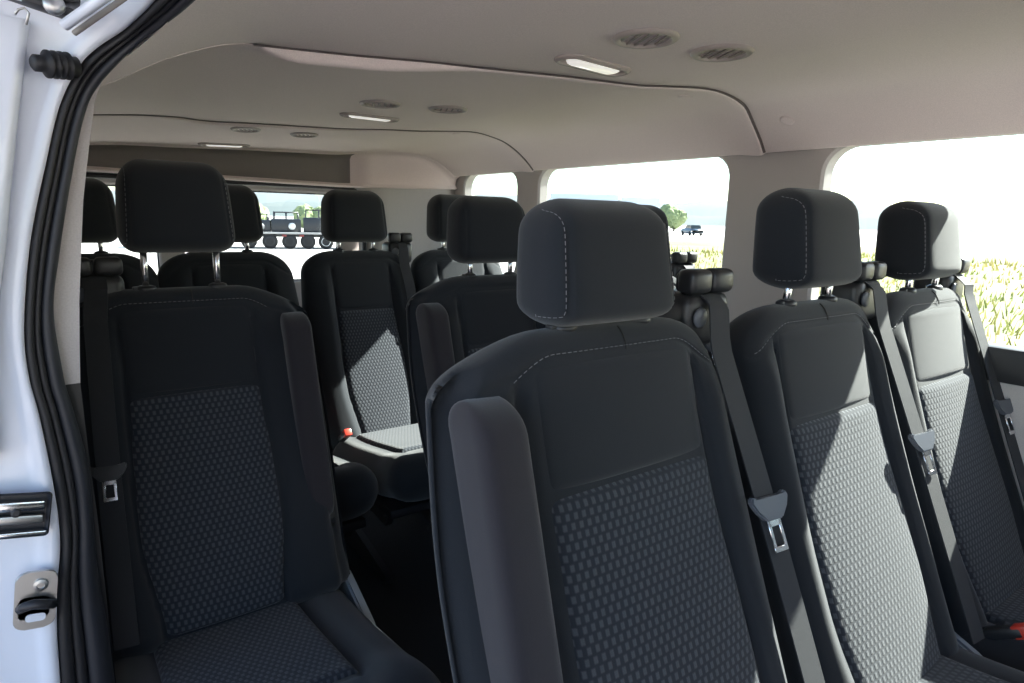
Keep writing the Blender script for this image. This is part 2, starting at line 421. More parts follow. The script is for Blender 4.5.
# pillar lining, pale above and dark below
def prism_y(pts, y0, y1): 
    bm = bmesh.new(); extrude_poly(bm, [V(x, y0, z) for x, z in pts], (0, y1-y0, 0)); return bm
R_ = [(.022, -.9), (.021, -.66), (.021, -.48), (.0185, -.36), (.018, -.26)]
R2 = [(.018, -.26), (.0225, -.20), (.028, -.135), (.037, -.06), (.046, .013), (.060, .09), (.073, .155), (.085, .185)]
bm = prism_y([(-.16, -.262)]+R2+[(.0, .20), (-.10, .19)], 1.135, 1.16); struct(obj('trim_6', bm, 'light_trim', smooth=False))
bm = prism_y([(-.16, -1.12), (.022, -1.12)]+R_+[(-.16, -.26)], 1.14, 1.17); struct(obj('trim_7', bm, 'black_plastic', smooth=False))

# ------------------------------------------------------------------ passenger seats
REC = .345                                         # recline: y per metre down
def yc(d): return .017*sst(-.01, .06, d) - REC*d + .02*math.sin(min(d, .66)/.66*math.pi)
BH = .68
def hw(d, W=.228):
    rc, rz = .115, .085
    base = W - .012*sst(.3, 0, d) + .008*math.sin(min(1, d/.6)*math.pi)
    if d < rz: return base - rc + rc*math.sqrt(max(0, 1-(1-d/rz)**2))
    return base
def tf(d):          # front half thickness
    k = math.sqrt(max(0, 1-(1-min(1, d/.055))**2)); e = math.sqrt(max(0, 1-(max(0, d-(BH-.05))/.05)**2))
    return (.039+.016*sst(.1, .5, d))*k*e
def tb(d):
    k = math.sqrt(max(0, 1-(1-min(1, d/.06))**2)); e = math.sqrt(max(0, 1-(max(0, d-(BH-.05))/.05)**2))
    return .062*k*e
def pe(d, PW): return PW + .008*sst(.22, .42, d) - .024*sst(.47, .66, d)
def seam_d(x): return .030 + .050*sst(.11, .225, abs(x))
def nfront(x, d, PW=.13, groove=True):
    h = max(.001, hw(d)); q = min(1, abs(x)/h)
    e = (1-q**4.5)**(1/2.6) if q < 1 else 0
    ax = abs(x); p_ = pe(d, PW)
    bol = .023*sst(p_-.010, p_+.035, ax)*sst(.035, .13, d)*(1-.35*sst(.62, .68, d))
    nn = (tf(d)+bol)*e
    if groove and d < .66:
        g = .010*math.exp(-((ax-p_)/.0035)**2)*sst(.045, .07, d)
        ds = seam_d(x); g += .0035*math.exp(-((d-ds)/.0035)**2)*(1 if ax < .215 else 0)
        nn -= g*min(1, e*1.5)
    return -nn
def backrest(H, PW, arm=0):
    bm = bmesh.new(); rows = []
    ds = [0.0006, .004, .009, .015] + [.020 + .0045*i for i in range(18)] + [.105+.0135*i for i in range(40)] + [BH-.03, BH-.015, BH-.005, BH-.0005]
    for d in ds:
        if d >= BH: continue
        h = hw(d); row = []
        NF, NB = 84, 22
        for i in range(NF+1):
            t = -1+2*i/NF; s = math.sin(math.pi/2*t)*.55+t*.45
            x = h*s; n_ = nfront(x, d, PW)
            if arm:      # the frame widens behind the folded armrest and leaves a recess for it
                a_ = arm*x
                n_ += .034*sst(.185, .20, a_)*sst(.03, .06, d)*(1-.5*sst(.6, .66, d)) if abs(a_) < h else 0
                n_ = min(n_, .03)
            row.append(Vector((x + (arm*.046*sst(.12, .2, arm*x)*sst(.0, .08, d) if arm else 0), yc(d)+n_, H-d)))
        for i in range(1, NB):
            t = 1-2*i/NB; x = h*math.sin(math.pi/2*t); q = abs(x)/h
            row.append(Vector((x + (arm*.046*sst(.12, .2, arm*x)*sst(.0, .08, d) if arm else 0), yc(d)+tb(d)*(1-q**5)**(1/2.4), H-d)))
        rows.append(row)
    vs, _ = grid(bm, rows, True)
    bm.faces.new(vs[0][::-1]); bm.faces.new(vs[-1])
    return bm
def panel(H, PW, d0, d1, puff, r=.02, nx=40, nd=36, rows_uv=True):
    """padded insert between d0 and d1, sewn in between the bolsters"""
    bm = bmesh.new(); uvl = bm.loops.layers.uv.new('UVMap'); rows = []; uvs = {}
    for j in range(nd+1):
        t = j/nd; tt = .5-.5*math.cos(math.pi*t); d = d0+(d1-d0)*tt; row = []
        dd = min(d-d0, d1-d)
        for i in range(nx+1):
            s = math.sin(math.pi/2*(-1+2*i/nx))
            p_ = pe(d, PW)-.003
            if dd < r: p_ -= r - math.sqrt(max(0, r*r-(r-dd)**2))
            x = p_*s; ex = (p_-abs(x))
            e = min(1, (max(0, ex)/.018))*1.0; e = math.sqrt(max(0, 1-(1-e)**2)); g = min(1, dd/.016); g = math.sqrt(max(0, 1-(1-g)**2))
            n_ = nfront(x, d, PW, False)
            crown = .005*(1-(x/p_)**2)
            row.append(Vector((x, yc(d)+n_+.006-(puff+.006)*e*g-crown*e*g, H-d)))
        rows.append(row)
    vs, fs = grid(bm, rows)
    for fc in fs:
        for lp in fc.loops: lp[uvl].uv = (lp.vert.co.x, lp.vert.co.z*1.07)
    return bm
def stitches(path, step=.009, ln=.0055, r=.0007):
    """short thread dashes along a polyline of Vectors"""
    bm = bmesh.new(); acc = 0
    P = path
    L = [0]
    for a_, b_ in zip(P, P[1:]): L.append(L[-1]+(b_-a_).length)
    def at_(s):
        for k in range(len(L)-1):
            if s <= L[k+1]: return P[k].lerp(P[k+1], (s-L[k])/max(1e-9, L[k+1]-L[k]))
        return P[-1]
    s = .002
    while s+ln < L[-1]:
        tube(bm, [at_(s), at_(s+ln)], r, 4); s += step
    return bm
HB, HT = 0, .172
def head_hw(h): 
    t = h/HT
    b_ = .112 - .012*t*t
    lo = math.sqrt(max(0, 1-(1-min(1, h/.035))**2)); hi = math.sqrt(max(0, 1-(1-min(1, (HT-h)/.05))**2))
    return (b_-.035)+.035*min(lo, 1) - .045*(1-hi)
def head_t(h):
    lo = math.sqrt(max(0, 1-(1-min(1, h/.03))**2)); hi = math.sqrt(max(0, 1-(1-min(1, (HT-h)/.04))**2))
    return (.060-.010*(h/HT))*min(lo, hi)
def head_y(h): return .012+.02*(h/HT)
def head_n(x, h, front=True):
    H_ = max(.001, head_hw(h)); q = min(1, abs(x)/H_)
    e = (1-q**10)**(1/2.4); n_ = head_t(h)*e
    if front:
        n_ += .006*(1-(x/.12)**2)*min(1, head_t(h)/.04)
        n_ -= .004*math.exp(-((abs(x)-head_seam(h))/.0028)**2)*e
    return n_
def head_seam(h): return .097 - .011*(h/HT)
def headrest(z0):
    bm = bmesh.new(); rows = []
    hs = [.0004, .002, .005, .009, .014, .02, .027, .035]+[.045+.0085*i for i in range(11)]+[.137, .144, .151, .157, .162, .166, .169, .171, .1717]
    for h in hs:
        H_ = head_hw(h); row = []; NF, NB = 60, 24
        for i in range(NF+1):
            t = -1+2*i/NF; x = H_*(math.sin(math.pi/2*t)*.6+t*.4)
            row.append(Vector((x, head_y(h)-head_n(x, h), z0+h)))
        for i in range(1, NB):
            x = H_*math.sin(math.pi/2*(1-2*i/NB)); row.append(Vector((x, head_y(h)+head_n(x, h, False), z0+h)))
        rows.append(row)
    vs, _ = grid(bm, rows, True); bm.faces.new(vs[0][::-1]); bm.faces.new(vs[-1])
    return bm
def cush_top(x, y):       # relative to shoulder height
    t = (y+.73)/.53       # 0 front .. 1 rear
    z = -.545 - .065*sst(0, 1, t)
    z += .014*sst(.13, .19, abs(x))*sst(.0, .25, t) + .018*sst(.35, .1, t)
    return z
def cushion(H, W=.228):
    bm = bmesh.new(); rows = []
    ys = [-.7298, -.728, -.724, -.718, -.71, -.70, -.688, -.674, -.66]+[-.645+.0145*i for i in range(29)]+[-.228, -.215, -.205, -.201]
    for y in ys:
        a_ = max(0, (y+.73)); rf = .065
        cx = W-rf+rf*math.sqrt(max(0, 1-(1-min(1, a_/rf))**2)) if a_ < rf else W
        vt = math.sqrt(max(0, 1-(1-min(1, a_/.055))**2)); vr = math.sqrt(max(0, 1-(1-min(1, (-.20-y)/.03))**2))
        vt = min(vt, vr); row = []; NT = 56
        T_ = .150
        def zt(x):
            q = min(1, abs(x)/cx); e = (1-q**6)**(1/2.3)
            top = cush_top(x, y); mid = cush_top(0, y)-T_*.55
            gr = .006*math.exp(-((abs(x)-.142)/.004)**2)*sst(-.66, -.62, y)+.006*math.exp(-((y+.60)/.004)**2)*(1 if abs(x) < .142 else 0)
            return mid+(top-mid)*e*vt - gr
        for i in range(NT+1):
            x = cx*math.sin(math.pi/2*(-1+2*i/NT)); row.append(Vector((x, y, H+zt(x))))
        for i in range(1, 20):
            x = cx*math.sin(math.pi/2*(1-2*i/20)); q = min(1, abs(x)/cx); e = (1-q**6)**(1/2.3)
            mid = cush_top(0, y)-T_*.55
            row.append(Vector((x*.97, y, H+mid-T_*.45*e*vt)))
        rows.append(row)
    vs, _ = grid(bm, rows, True); bm.faces.new(vs[0][::-1]); bm.faces.new(vs[-1])
    return bm
def cush_panel(H):
    bm = bmesh.new(); uvl = bm.loops.layers.uv.new('UVMap'); rows = []
    for j in range(31):
        tt = .5-.5*math.cos(math.pi*j/30); y = -.596+.36*tt; row = []; dd = min(y+.596, .36-(y+.596))
        for i in range(37):
            x = .138*math.sin(math.pi/2*(-1+2*i/36)); ex = .138-abs(x)
            e = math.sqrt(max(0, 1-(1-min(1, ex/.018))**2))*math.sqrt(max(0, 1-(1-min(1, dd/.018))**2))
            row.append(Vector((x, y, H+cush_top(x, y)-.005+.016*e)))
        rows.append(row)
    vs, fs = grid(bm, rows)
    for fc in fs:
        for lp in fc.loops: lp[uvl].uv = (lp.vert.co.x, lp.vert.co.y)
    return bm
def armrest(H, side, d0, d1, xc=.219, w_=.033):
    bm = bmesh.new(); rows = []; N_ = 46
    for j in range(N_+1):
        t = j/N_; d = d0+(d1-d0)*(.5-.5*math.cos(math.pi*t)); dd = min(d-d0, d1-d); r_ = .035 if d-d0 < d1-d else .05
        k = math.sqrt(max(0, 1-(1-min(1, dd/r_))**2)); k = max(k, .02)
        row = []
        ww = w_*(.62+.38*k); dep = .045*k
        for i in range(40):
            a_ = 2*math.pi*i/40; c_, s_ = math.cos(a_), math.sin(a_)
            x = ww*math.copysign(abs(c_)**.45, c_); y = dep*math.copysign(abs(s_)**.45, s_)
            row.append(Vector((side*xc+x, -.018-.29*d+y, H-d)))
        rows.append(row)
    vs, _ = grid(bm, rows, True); bm.faces.new(vs[0][::-1]); bm.faces.new(vs[-1])
    return bm
def ribbon(path, width, th=.0012, nrm=None):
    """flat webbing along path: (point, across-vector)"""
    bm = bmesh.new(); rows = []
    for i, (p, ac) in enumerate(path):
        d = (path[min(i+1, len(path)-1)][0]-path[max(i-1, 0)][0]).normalized(); n_ = ac.cross(d).normalized()
        a_ = ac.normalized()*width/2; e = n_*th
        rows.append([p-a_+e, p+a_+e, p+a_-e, p-a_-e])
    vs, _ = grid(bm, rows, True); bm.faces.new(vs[0][::-1]); bm.faces.new(vs[-1])
    return bm
def belt_pt(x, d, PW, lift=.006):
    return yc(d)+nfront(x, d, PW, False)-lift
def make_seat(label, X, Y, zs, group, hgap=.035, arm=0, belt=1, PW=.128, stitch=True, buckle=0, cushion_on=True, wob=0, guide_x=.222, bx=((.0, .205), (.25, .235), (.62, .235)), latch=.24, W=.228, latch_m='latch_plastic', hs=1, ws=1, cw=.012, dm=.192, cz=.0, cy=.0, hx=0):
    H = ZC+zs
    t = thing('passenger_seat', label, 'seat', (X, Y, 0), group)
    def hscale(bm):
        for v in bm.verts: v.co.x = v.co.x*ws+hx; v.co.z = H+hgap+(v.co.z-H-hgap)*hs
        return bm
    bk = obj('backrest', backrest(H, PW, arm), 'fabric', t)
    obj('upper_panel', panel(H, PW, .038, dm-.003, .001, .006), 'fabric', t)
    lo = obj('lower_panel', panel(H, PW, dm, .655, .004, .012, nd=50), 'insert', t)
    lo['label'] = 'charcoal insert woven with small pale bars'
    # stitched seam over the shoulders
    if stitch:
        pts = []
        for i in range(81):
            x = -.205+.41*i/80; d = seam_d(x)-.0035; pts.append(Vector((x, yc(d)+nfront(x, d, PW, False)-.0004, H-d)))
        obj('stitching', stitches(pts, r=.0005), 'thread', bk)
        pts = []
        for i in range(9):
            d = .004+.028*i/8; pts.append(Vector((.012, yc(d)+nfront(.012, d, PW, False)-.0008, H-d+.0006)))
        bm = bmesh.new(); tube(bm, pts, .0010, 5); obj('seam', bm, 'hole', bk)
    # headrest on two chrome posts
    hd = obj('headrest', hscale(headrest(H+hgap)), 'fabric', t)
    if stitch:
        for s in (-1, 1):
            pts = []
            for i in range(50):
                h = .020+.138*i/49; x = s*(head_seam(h)+.0045)
                pts.append(Vector((x, head_y(h)-head_n(x, h)-.0006, H+hgap+h)))
            # the seam turns under the headrest and runs back along its side
            sd = []
            for i in range(1, 12):
                a_ = i/11; x = s*min(head_hw(.022)*.992, .1005+.016*math.sin(a_*math.pi/2)); h = .020-.006*math.sin(a_*math.pi)
                sd.append(Vector((x, head_y(h)-head_n(x, h)-.0006, H+hgap+h)))
            obj('stitching', hscale(stitches(pts[::-1]+sd, r=.0005)), 'thread', hd)
    for s in (-1, 1):
        bm = bmesh.new(); tube(bm, [(s*.07, .004-.0, H-.02), (s*.07, .0, H+hgap+.03)], .0068, 12); obj('post', bm, 'chrome', hd)
        bm = bmesh.new()
        Mx = Matrix.Translation((s*.07, .002, H-.003)); lathe(bm, [(.001, -.004), (.019, -.004), (.0195, .003), (.018, .007), (.012, .0095), (.0085, .0095)], Mx @ Matrix.Diagonal((1, .85, 1, 1)), 20)
        if s < 0: box(bm, (s*.07-.019, .002, H+.001), (.012, .014, .007), .002)
        obj('post_collar', bm, 'black_plastic', t)
    if arm:
        ar = obj('armrest', armrest(H, arm, .065, .525), 'fabric_side', t)
        pts = []
        bm = bmesh.new(); tube(bm, [(arm*.205, yc(.55)-.01, H-.530), (arm*.250, yc(.55)-.01, H-.530)], .024, 18)
        obj('armrest_hinge', bm, 'black_plastic', t)
    if cushion_on:
        cu = obj('cushion', cushion(H+cz, W+cw), 'fabric', t); cu.location.y = cy
        cp = obj('cushion_panel', cush_panel(H+cz), 'insert', t); cp.location.y = cy; cp['label'] = 'charcoal insert woven with small pale bars'
        # cushion pan, legs and rails
        bm = bmesh.new(); box(bm, (0, -.46, H-.745), (.40, .44, .03), .008); tube(bm, [(-.2, -.62, H-.755), (.2, -.62, H-.755)], .014, 10); tube(bm, [(-.2, -.25, H-.72), (.2, -.25, H-.72)], .014, 10)
        obj('frame', bm, 'dark_steel', t, angle=40)
        for s in (-1, 1):
            bm = bmesh.new(); h0 = H-.745
            extrude_poly(bm, [(s*.17-.012, -.64, h0), (s*.17-.012, -.24, h0), (s*.17-.012, -.17, .03), (s*.17-.012, -.17, 0), (s*.17-.012, -.60, 0), (s*.17-.012, -.60, .03), (s*.17-.012, -.26, .10), (s*.17-.012, -.33, h0-.05), (s*.17-.012, -.60, h0-.07)], (.024, 0, 0))
            obj('leg', bm, 'dark_steel', t, smooth=False)
        # recliner cover beside the hinge
        s = arm if arm else 1
        bm = bmesh.new(); q = [(-.34, -.66), (-.20, -.60), (-.14, -.62), (-.13, -.70), (-.20, -.755), (-.34, -.745), (-.37, -.70)]
        extrude_poly(bm, [(s*(W+cw-.004), y, H+z+cz) for y, z in q], (s*.022, 0, 0)); bmesh.ops.bevel(bm, geom=bm.edges[:], offset=.005, segments=2, affect='EDGES')
        obj('side_cover', bm, 'cover_plastic', t, angle=50)
    if belt:
        gx = belt*guide_x
        # guide housing on the shoulder
        bm = bmesh.new()
        gz = H+.040
        box(bm, (gx, .035, H-.012), (.105, .085, .085), .018, seg=3)
        bm2 = []
        gd = obj('belt_guide', bm, 'black_plastic', t, angle=40)
        bm = bmesh.new()
        for q in (-1, 1): box(bm, (gx+q*.0265, .006, H+.048), (.050, .036, .038), .011, seg=3)
        box(bm, (gx, .022, H+.046), (.085, .020, .030), .005)
        obj('belt_loop', bm, 'black_plastic', gd)
        bm = bmesh.new(); lathe(bm, [(.001, .0), (.014, .0), (.016, .003), (.012, .006), (.001, .006)], Matrix.Translation((gx-.030, -.009, H-.006)) @ Matrix.Rotation(rad(90), 4, 'X'), 20)
        obj('cap', bm, 'latch_plastic', gd)
        path = []
        ac = Vector((1, 0, 0))
        path.append((Vector((gx, .012, H+.030)), ac)); path.append((Vector((gx, -.006, H+.024)), ac)); path.append((Vector((gx, -.018, H+.014)), ac))
        for i in range(0, 33):
            d = -.005+.635*i/32; xx = belt*smi(list(bx), max(0, d)); blend = sst(-.02, .06, d)
            xx = xx*blend+gx*(1-blend)
            dd = max(d, .02)
            ys_ = [belt_pt(xx+o_, dd, PW) for o_ in (-.024, -.012, 0, .012, .024)]
            y = min(ys_)
            y = min(y, -.022 + (yc(.62)-.075+.022)*d/.62)
            sl = -.12
            path.append((Vector((xx, y-.004, H-d)), Vector((1, sl, -.18*0))))
        wb = obj('seat_belt', ribbon(path, .040), 'webbing', t, angle=40)
        # latch plate
        k = min(range(3, len(path)), key=lambda q_: abs((H-path[q_][0].z)-latch)); P0, A0 = path[k]; D0 = (path[k+1][0]-P0).normalized(); A0 = A0.normalized(); N0 = A0.cross(D0).normalized()
        if N0.y > 0: N0 = -N0
        LS = 1.22 if latch_m == 'latch_plastic' else 1.0
        Mx = Matrix(((A0.x, -D0.x, N0.x, P0.x+N0.x*.006), (A0.y, -D0.y, N0.y, P0.y+N0.y*.006), (A0.z, -D0.z, N0.z, P0.z+N0.z*.006), (0, 0, 0, 1)))
        bm = bmesh.new()
        extrude_poly(bm, [Vector((x, y, -.004)) for x, y in [(-.032, .010), (-.029, .017), (-.022, .015), (-.016, .011), (.016, .011), (.022, .015), (.029, .017), (.032, .010), (.026, -.002), (.014, -.015), (-.014, -.015), (-.026, -.002)]], (0, 0, .009))
        bmesh.ops.bevel(bm, geom=bm.edges[:], offset=.002, segments=2, affect='EDGES')
        bmesh.ops.transform(bm, matrix=Mx @ Matrix.Scale(LS, 4), verts=bm.verts[:]); lp_ = obj('latch_plate', bm, latch_m, wb, angle=40)
        bm = bmesh.new()
        for c_, s_ in (((-.009, -.030, 0), (.005, .036, .0025)), ((.009, -.030, 0), (.005, .036, .0025)), ((0, -.050, 0), (.023, .007, .0025)), ((0, -.018, 0), (.023, .010, .0025))): box(bm, c_, s_, .0008, seg=1)
        bmesh.ops.transform(bm, matrix=Mx @ Matrix.Scale(LS, 4), verts=bm.verts[:]); tg = obj('latch_tongue', bm, 'chrome', wb, angle=40); tg['label'] = 'slotted bright metal tongue'
    if buckle:
        sd = buckle
        bm = bmesh.new(); Rm = Matrix.Rotation(rad(55), 3, 'X')
        cc = Vector((sd*.19, -.30, H-.590+cz))
        box(bm, cc, (.028, .022, .070), .006, Rm); bu = obj('buckle', bm, 'black_plastic', t, angle=40)
        bm = bmesh.new(); box(bm, cc+Rm @ Vector((0, 0, .030)), (.026, .024, .026), .003, Rm); bt = obj('release_button', bm, 'red_plastic', bu, angle=40); bt['label'] = 'red release button'
    return t

Z2, Z3, Z4 = -.136, -.162, -.131
G2, G3, G4 = 'front row of cloth passenger seats', 'middle row of cloth passenger seats', 'rear row of cloth passenger seats'
BX = ((.0, .198), (.3, .222), (.62, .238))
make_seat('largest, nearest black cloth seat with folded armrest facing the doorway', .600, .612, Z2, G2, hgap=.000, hs=.95, arm=-1, PW=.152, cz=-.01, bx=BX, latch=.27)
make_seat('black cloth seat in the front row between the nearest seat and the window seat', 1.118, .612, Z2, G2, hgap=.024, hs=1.03, ws=.96, hx=.010, PW=.152, cz=-.028, buckle=0, bx=BX, latch=.27)
make_seat('black cloth seat beside the big window, rightmost of the front row', 1.598, .612, Z2, G2, hgap=.022, ws=.93, hx=-.006, PW=.152, cz=-.028, buckle=-1, guide_x=.180, bx=((.0, .178), (.25, .182), (.62, .18)), latch=.27)
make_seat('black cloth single seat behind the doorway pillar, left of the aisle', .226, 1.523, Z3, G3, hgap=.074, hs=1.12, ws=1.0, cw=.035, dm=.212, cz=-.062, latch_m='black_plastic', arm=1, belt=-1, PW=.13, stitch=True, guide_x=.16, bx=((0, .165), (.3, .175), (.62, .18)), latch=.34)
make_seat('black cloth seat across the aisle, partly behind the nearest seat', 1.030, 1.523, Z3, G3, hgap=.034, hs=1.1, ws=1.09, arm=-1, PW=.13, stitch=False)
make_seat('black cloth seat whose headrest peeks over the nearest headrest', 1.485, 1.37, Z3, G3, hgap=.034, hs=1.05, PW=.13, stitch=False)
for k, (lb, bl, bu) in enumerate((('rear row black seat at the left edge, mostly hidden behind the single seat', 0, 0), ('rear row black seat whose headrest shows right of the single seat', 0, 1),
        ('sunlit rear row seat beside the rear window, belt on its right shoulder', 1, -1), ('rear row black seat in the far corner beside the pale pillar', 0, 0))):
    q4 = make_seat(lb, (.057, .478, .937, 1.378)[k], 2.291, Z4, G4, hgap=.030, hs=1.12, ws=1.13, cw=.004, cy=-.04, dm=.212, cz=-.02, belt=bl, PW=.118, stitch=False, buckle=bu, guide_x=.19, W=.218, bx=((0, .18), (.25, .19), (.62, .19)))
    q4.scale = (.96, 1, 1)
# ------------------------------------------------------------------ ground so far
bm = bmesh.new(); box(bm, (0, 300, -.75), (3000, 3000, .2)); mat('gravel', (.42, .40, .385), .95); struct(obj('ground', bm, 'gravel', smooth=False))
mat('dark_ground', (.23, .205, .195), .9, bump=(8, .1, .01)); bm = bmesh.new(); box(bm, (-15.6, 0, -.64), (30, 60, .02)); struct(obj('ground', bm, 'dark_ground', smooth=False))  # unseen slab outside the doorway, added darker to cut light bounced inside

# ------------------------------------------------------------------ roof lamps and vents
def on_ceiling(x, y, k):
    z = ceil_z(x, y, k); dzx = (ceil_z(x+.02, y, k)-ceil_z(x-.02, y, k))/.04; dzy = (ceil_z(x, y+.02, k)-ceil_z(x, y-.02, k))/.04
    n_ = Vector((dzx, dzy, -1)).normalized()
    ax = Vector((1, 0, dzx)).normalized(); ay = n_.cross(ax).normalized()
    return Vector((x, y, z+ZC)), Matrix(((ax.x, ay.x, n_.x, 0), (ax.y, ay.y, n_.y, 0), (ax.z, ay.z, n_.z, 0), (0, 0, 0, 1)))
def dome_lamp(x, y, k, label, L=.205, Wd=.070, rz=0):
    P, Rm = on_ceiling(x, y, k); t = thing('dome_light', label, 'lamp', P, 'roof lamps'); Rm = Rm @ Matrix.Rotation(rad(rz), 4, 'Z')
    def ring(hx, hy, r, z): return [Rm @ Vector((a_, b_, z)) for a_, b_ in rrect(-hx, hx, -hy, hy, r, 6)]
    bm = bmesh.new(); hx, hy = L/2, Wd/2
    grid(bm, [ring(hx, hy, hy*.95, -.004), ring(hx-.001, hy-.001, hy*.9, .004), ring(hx-.006, hy-.006, hy*.78, .008), ring(hx-.012, hy-.012, hy*.55, .007), ring(hx-.013, hy-.013, hy*.5, .002), ring(hx-.02, hy-.02, hy*.3, .0015)], True)
    obj('bezel', bm, 'bezel', t, angle=40)
    bm = bmesh.new(); rows = [ring(hx-.030, hy-.014, hy*.5, .001), ring(hx-.032, hy-.016, hy*.44, .006), ring(hx-.040, hy-.022, hy*.25, .0095)]
    vs, _ = grid(bm, rows, True); bm.faces.new(vs[-1]); obj('lens', bm, 'lamp_lens', t)
    return t
def air_vent(x, y, k, label, r=.057, rz=25):
    P, Rm = on_ceiling(x, y, k); t = thing('air_vent', label, 'vent', P, 'round roof vents'); Rm = Rm @ Matrix.Rotation(rad(rz), 4, 'Z')
    bm = bmesh.new(); lathe(bm, [(r*.74, -.014), (r*.74, .003), (r*.80, .0065), (r*.92, .006), (r, .002), (r*1.02, -.003)], Rm, 40); bm.faces.ensure_lookup_table()
    bmesh.ops.delete(bm, geom=[fc for fc in bm.faces if len(fc.verts) > 4], context='FACES')
    obj('bezel', bm, 'bezel', t)
    bm = bmesh.new(); lathe(bm, [(r*.76, -.012), (.001, -.0125)], Rm, 32); obj('duct', bm, 'hole', t)
    bm = bmesh.new()
    for q in range(-2, 3):
        xx = q*r*.29; hl_ = math.sqrt(max(0, (r*.75)**2-xx*xx))
        v_ = [Vector((xx-.0062, -hl_, .003)), Vector((xx-.0022, -hl_, .004)), Vector((xx+.0052, -hl_, -.007)), Vector((xx+.0032, -hl_, -.008))]
        extrude_poly(bm, v_, (0, 2*hl_, 0))
    box(bm, (0, 0, -.003), (r*1.45, .003, .006))
    bmesh.ops.transform(bm, matrix=Rm, verts=bm.verts[:]); obj('louvers', bm, 'louver', t, smooth=False)
    return t
dome_lamp(.928, 1.012, 0, 'lit oval roof lamp just ahead of the nearest lining seam', rz=-8)
dome_lamp(.868, 1.985, 1, 'oval roof lamp in the middle lining panel behind two vents', rz=-6)
dome_lamp(.63, 2.93, 2, 'small oval roof lamp farthest back near the rear header', rz=0)
air_vent(.862, .812, 0, 'round slatted roof vent nearest the top edge, left of its twin')
air_vent(1.042, .79, 0, 'round slatted roof vent right of the lit roof lamp')
air_vent(.788, 1.732, 1, 'round roof vent above the aisle in the middle panel, left of two')
air_vent(.982, 1.69, 1, 'round roof vent in the middle panel, right of two')
air_vent(.62, 2.53, 2, 'small looking round vent in the rear panel, left of two', r=.052)
air_vent(.84, 2.55, 2, 'small looking round vent in the rear panel, right of two', r=.052)
def plug(x, y, k, label, r):
    P, Rm = on_ceiling(x, y, k); bm = bmesh.new(); lathe(bm, [(r*1.1, -.002), (r, .002), (r*.75, .0032), (.0008, .0036)], Rm, 24)
    bm.faces.ensure_lookup_table(); o = obj('trim_plug', bm, 'headliner', None); o.location = P; tag(o, label, 'fastener', 'round lining fasteners')
plug(1.40, 1.165, 1, 'small round fastener just past the nearest lining seam', .018)
plug(1.665, 1.03, 0, 'pale round fastener above the pillar by the big window', .019)
plug(1.36, 2.27, 2, 'tiny round fastener beside the second lining seam', .018)

# ------------------------------------------------------------------ hardware on the door jamb
def P3(x, y, z): return Vector((x, y, z+ZC))
# striker plate
t = thing('door_striker', 'dark metal striker plate with a loop, low on the white door jamb', 'door striker', P3(-.064, 1.075, -.560)); t.rotation_euler = (0, rad(8), 0)
bm = bmesh.new(); L = rrect(-.026, .024, -.046, .042, .014, 5)
extrude_poly(bm, [Vector((a_, .004, b_)) for a_, b_ in L], (0, -.006, 0)); bmesh.ops.bevel(bm, geom=[e for e in bm.edges if e.calc_length() < .2 and abs(e.verts[0].co.y-e.verts[1].co.y) < 1e-6], offset=.001, segments=1, affect='EDGES'); obj('plate', bm, 'steel', t, angle=40)
bm = bmesh.new(); tube(bm, [Vector((-.018, -.002, -.012)), Vector((-.014, -.012, -.004)), Vector((-.002, -.016, .0)), Vector((.012, -.014, -.004)), Vector((.020, -.002, -.012))], .007, 10); obj('striker_loop', bm, 'dark_steel', t)
bm = bmesh.new(); lathe(bm, [(.009, 0), (.009, .004), (.005, .005), (.0045, .003), (.001, .003)], Matrix.Translation((.004, -.002, .022)) @ Matrix.Rotation(rad(90), 4, 'X'), 20); obj('bolt', bm, 'steel', t, angle=35)
bm = bmesh.new(); extrude_poly(bm, [Vector((a_, -.0015, b_)) for a_, b_ in rrect(-.012, .012, -.034, -.022, .005, 4)], (0, -.002, 0)); o = obj('slot', bm, 'white_paint', t, smooth=False); o['label'] = 'pale slot opening'
bm = bmesh.new(); extrude_poly(bm, [Vector((a_, -.0012, b_)) for a_, b_ in rrect(-.021, .016, -.030, .004, .008, 4)], (0, -.0008, 0)); obj('recess', bm, 'hole', t, smooth=False)
# latch pocket with bright bars
t = thing('door_latch', 'bright metal latch bar in a dark pocket on the white jamb', 'door latch', P3(-.078, 1.075, -.424)); t.rotation_euler = (0, rad(10), 0)
bm = bmesh.new(); grid(bm, [[Vector((a_, y, b_)) for a_, b_ in rrect(-.060*k_, .042*k_, -.033*k_, .031*k_, .006, 4)] for y, k_ in ((-.004, 1.04), (-.007, 1.0), (-.004, .93), (.0, .9))], True); obj('surround', bm, 'dark_trim', t, angle=40)
bm = bmesh.new(); box(bm, (-.009, .0005, 0), (.094, .002, .056)); obj('pocket', bm, 'dark_steel', t, smooth=False)
bm = bmesh.new(); box(bm, (-.010, -.006, .014), (.092, .010, .015), .003); obj('upper_bar', bm, 'chrome', t, angle=40)
bm = bmesh.new(); box(bm, (-.010, -.006, -.006), (.092, .008, .013), .003); obj('middle_bar', bm, 'steel', t, angle=40)
bm = bmesh.new(); box(bm, (-.008, -.008, -.026), (.098, .010, .007), .002); obj('lower_bar', bm, 'chrome', t, angle=40)
bm = bmesh.new(); lathe(bm, [(.006, 0), (.006, .004), (.003, .0045), (.0005, .004)], Matrix.Translation((.004, -.010, .006)) @ Matrix.Rotation(rad(90), 4, 'X'), 16); obj('screw', bm, 'dark_steel', t)
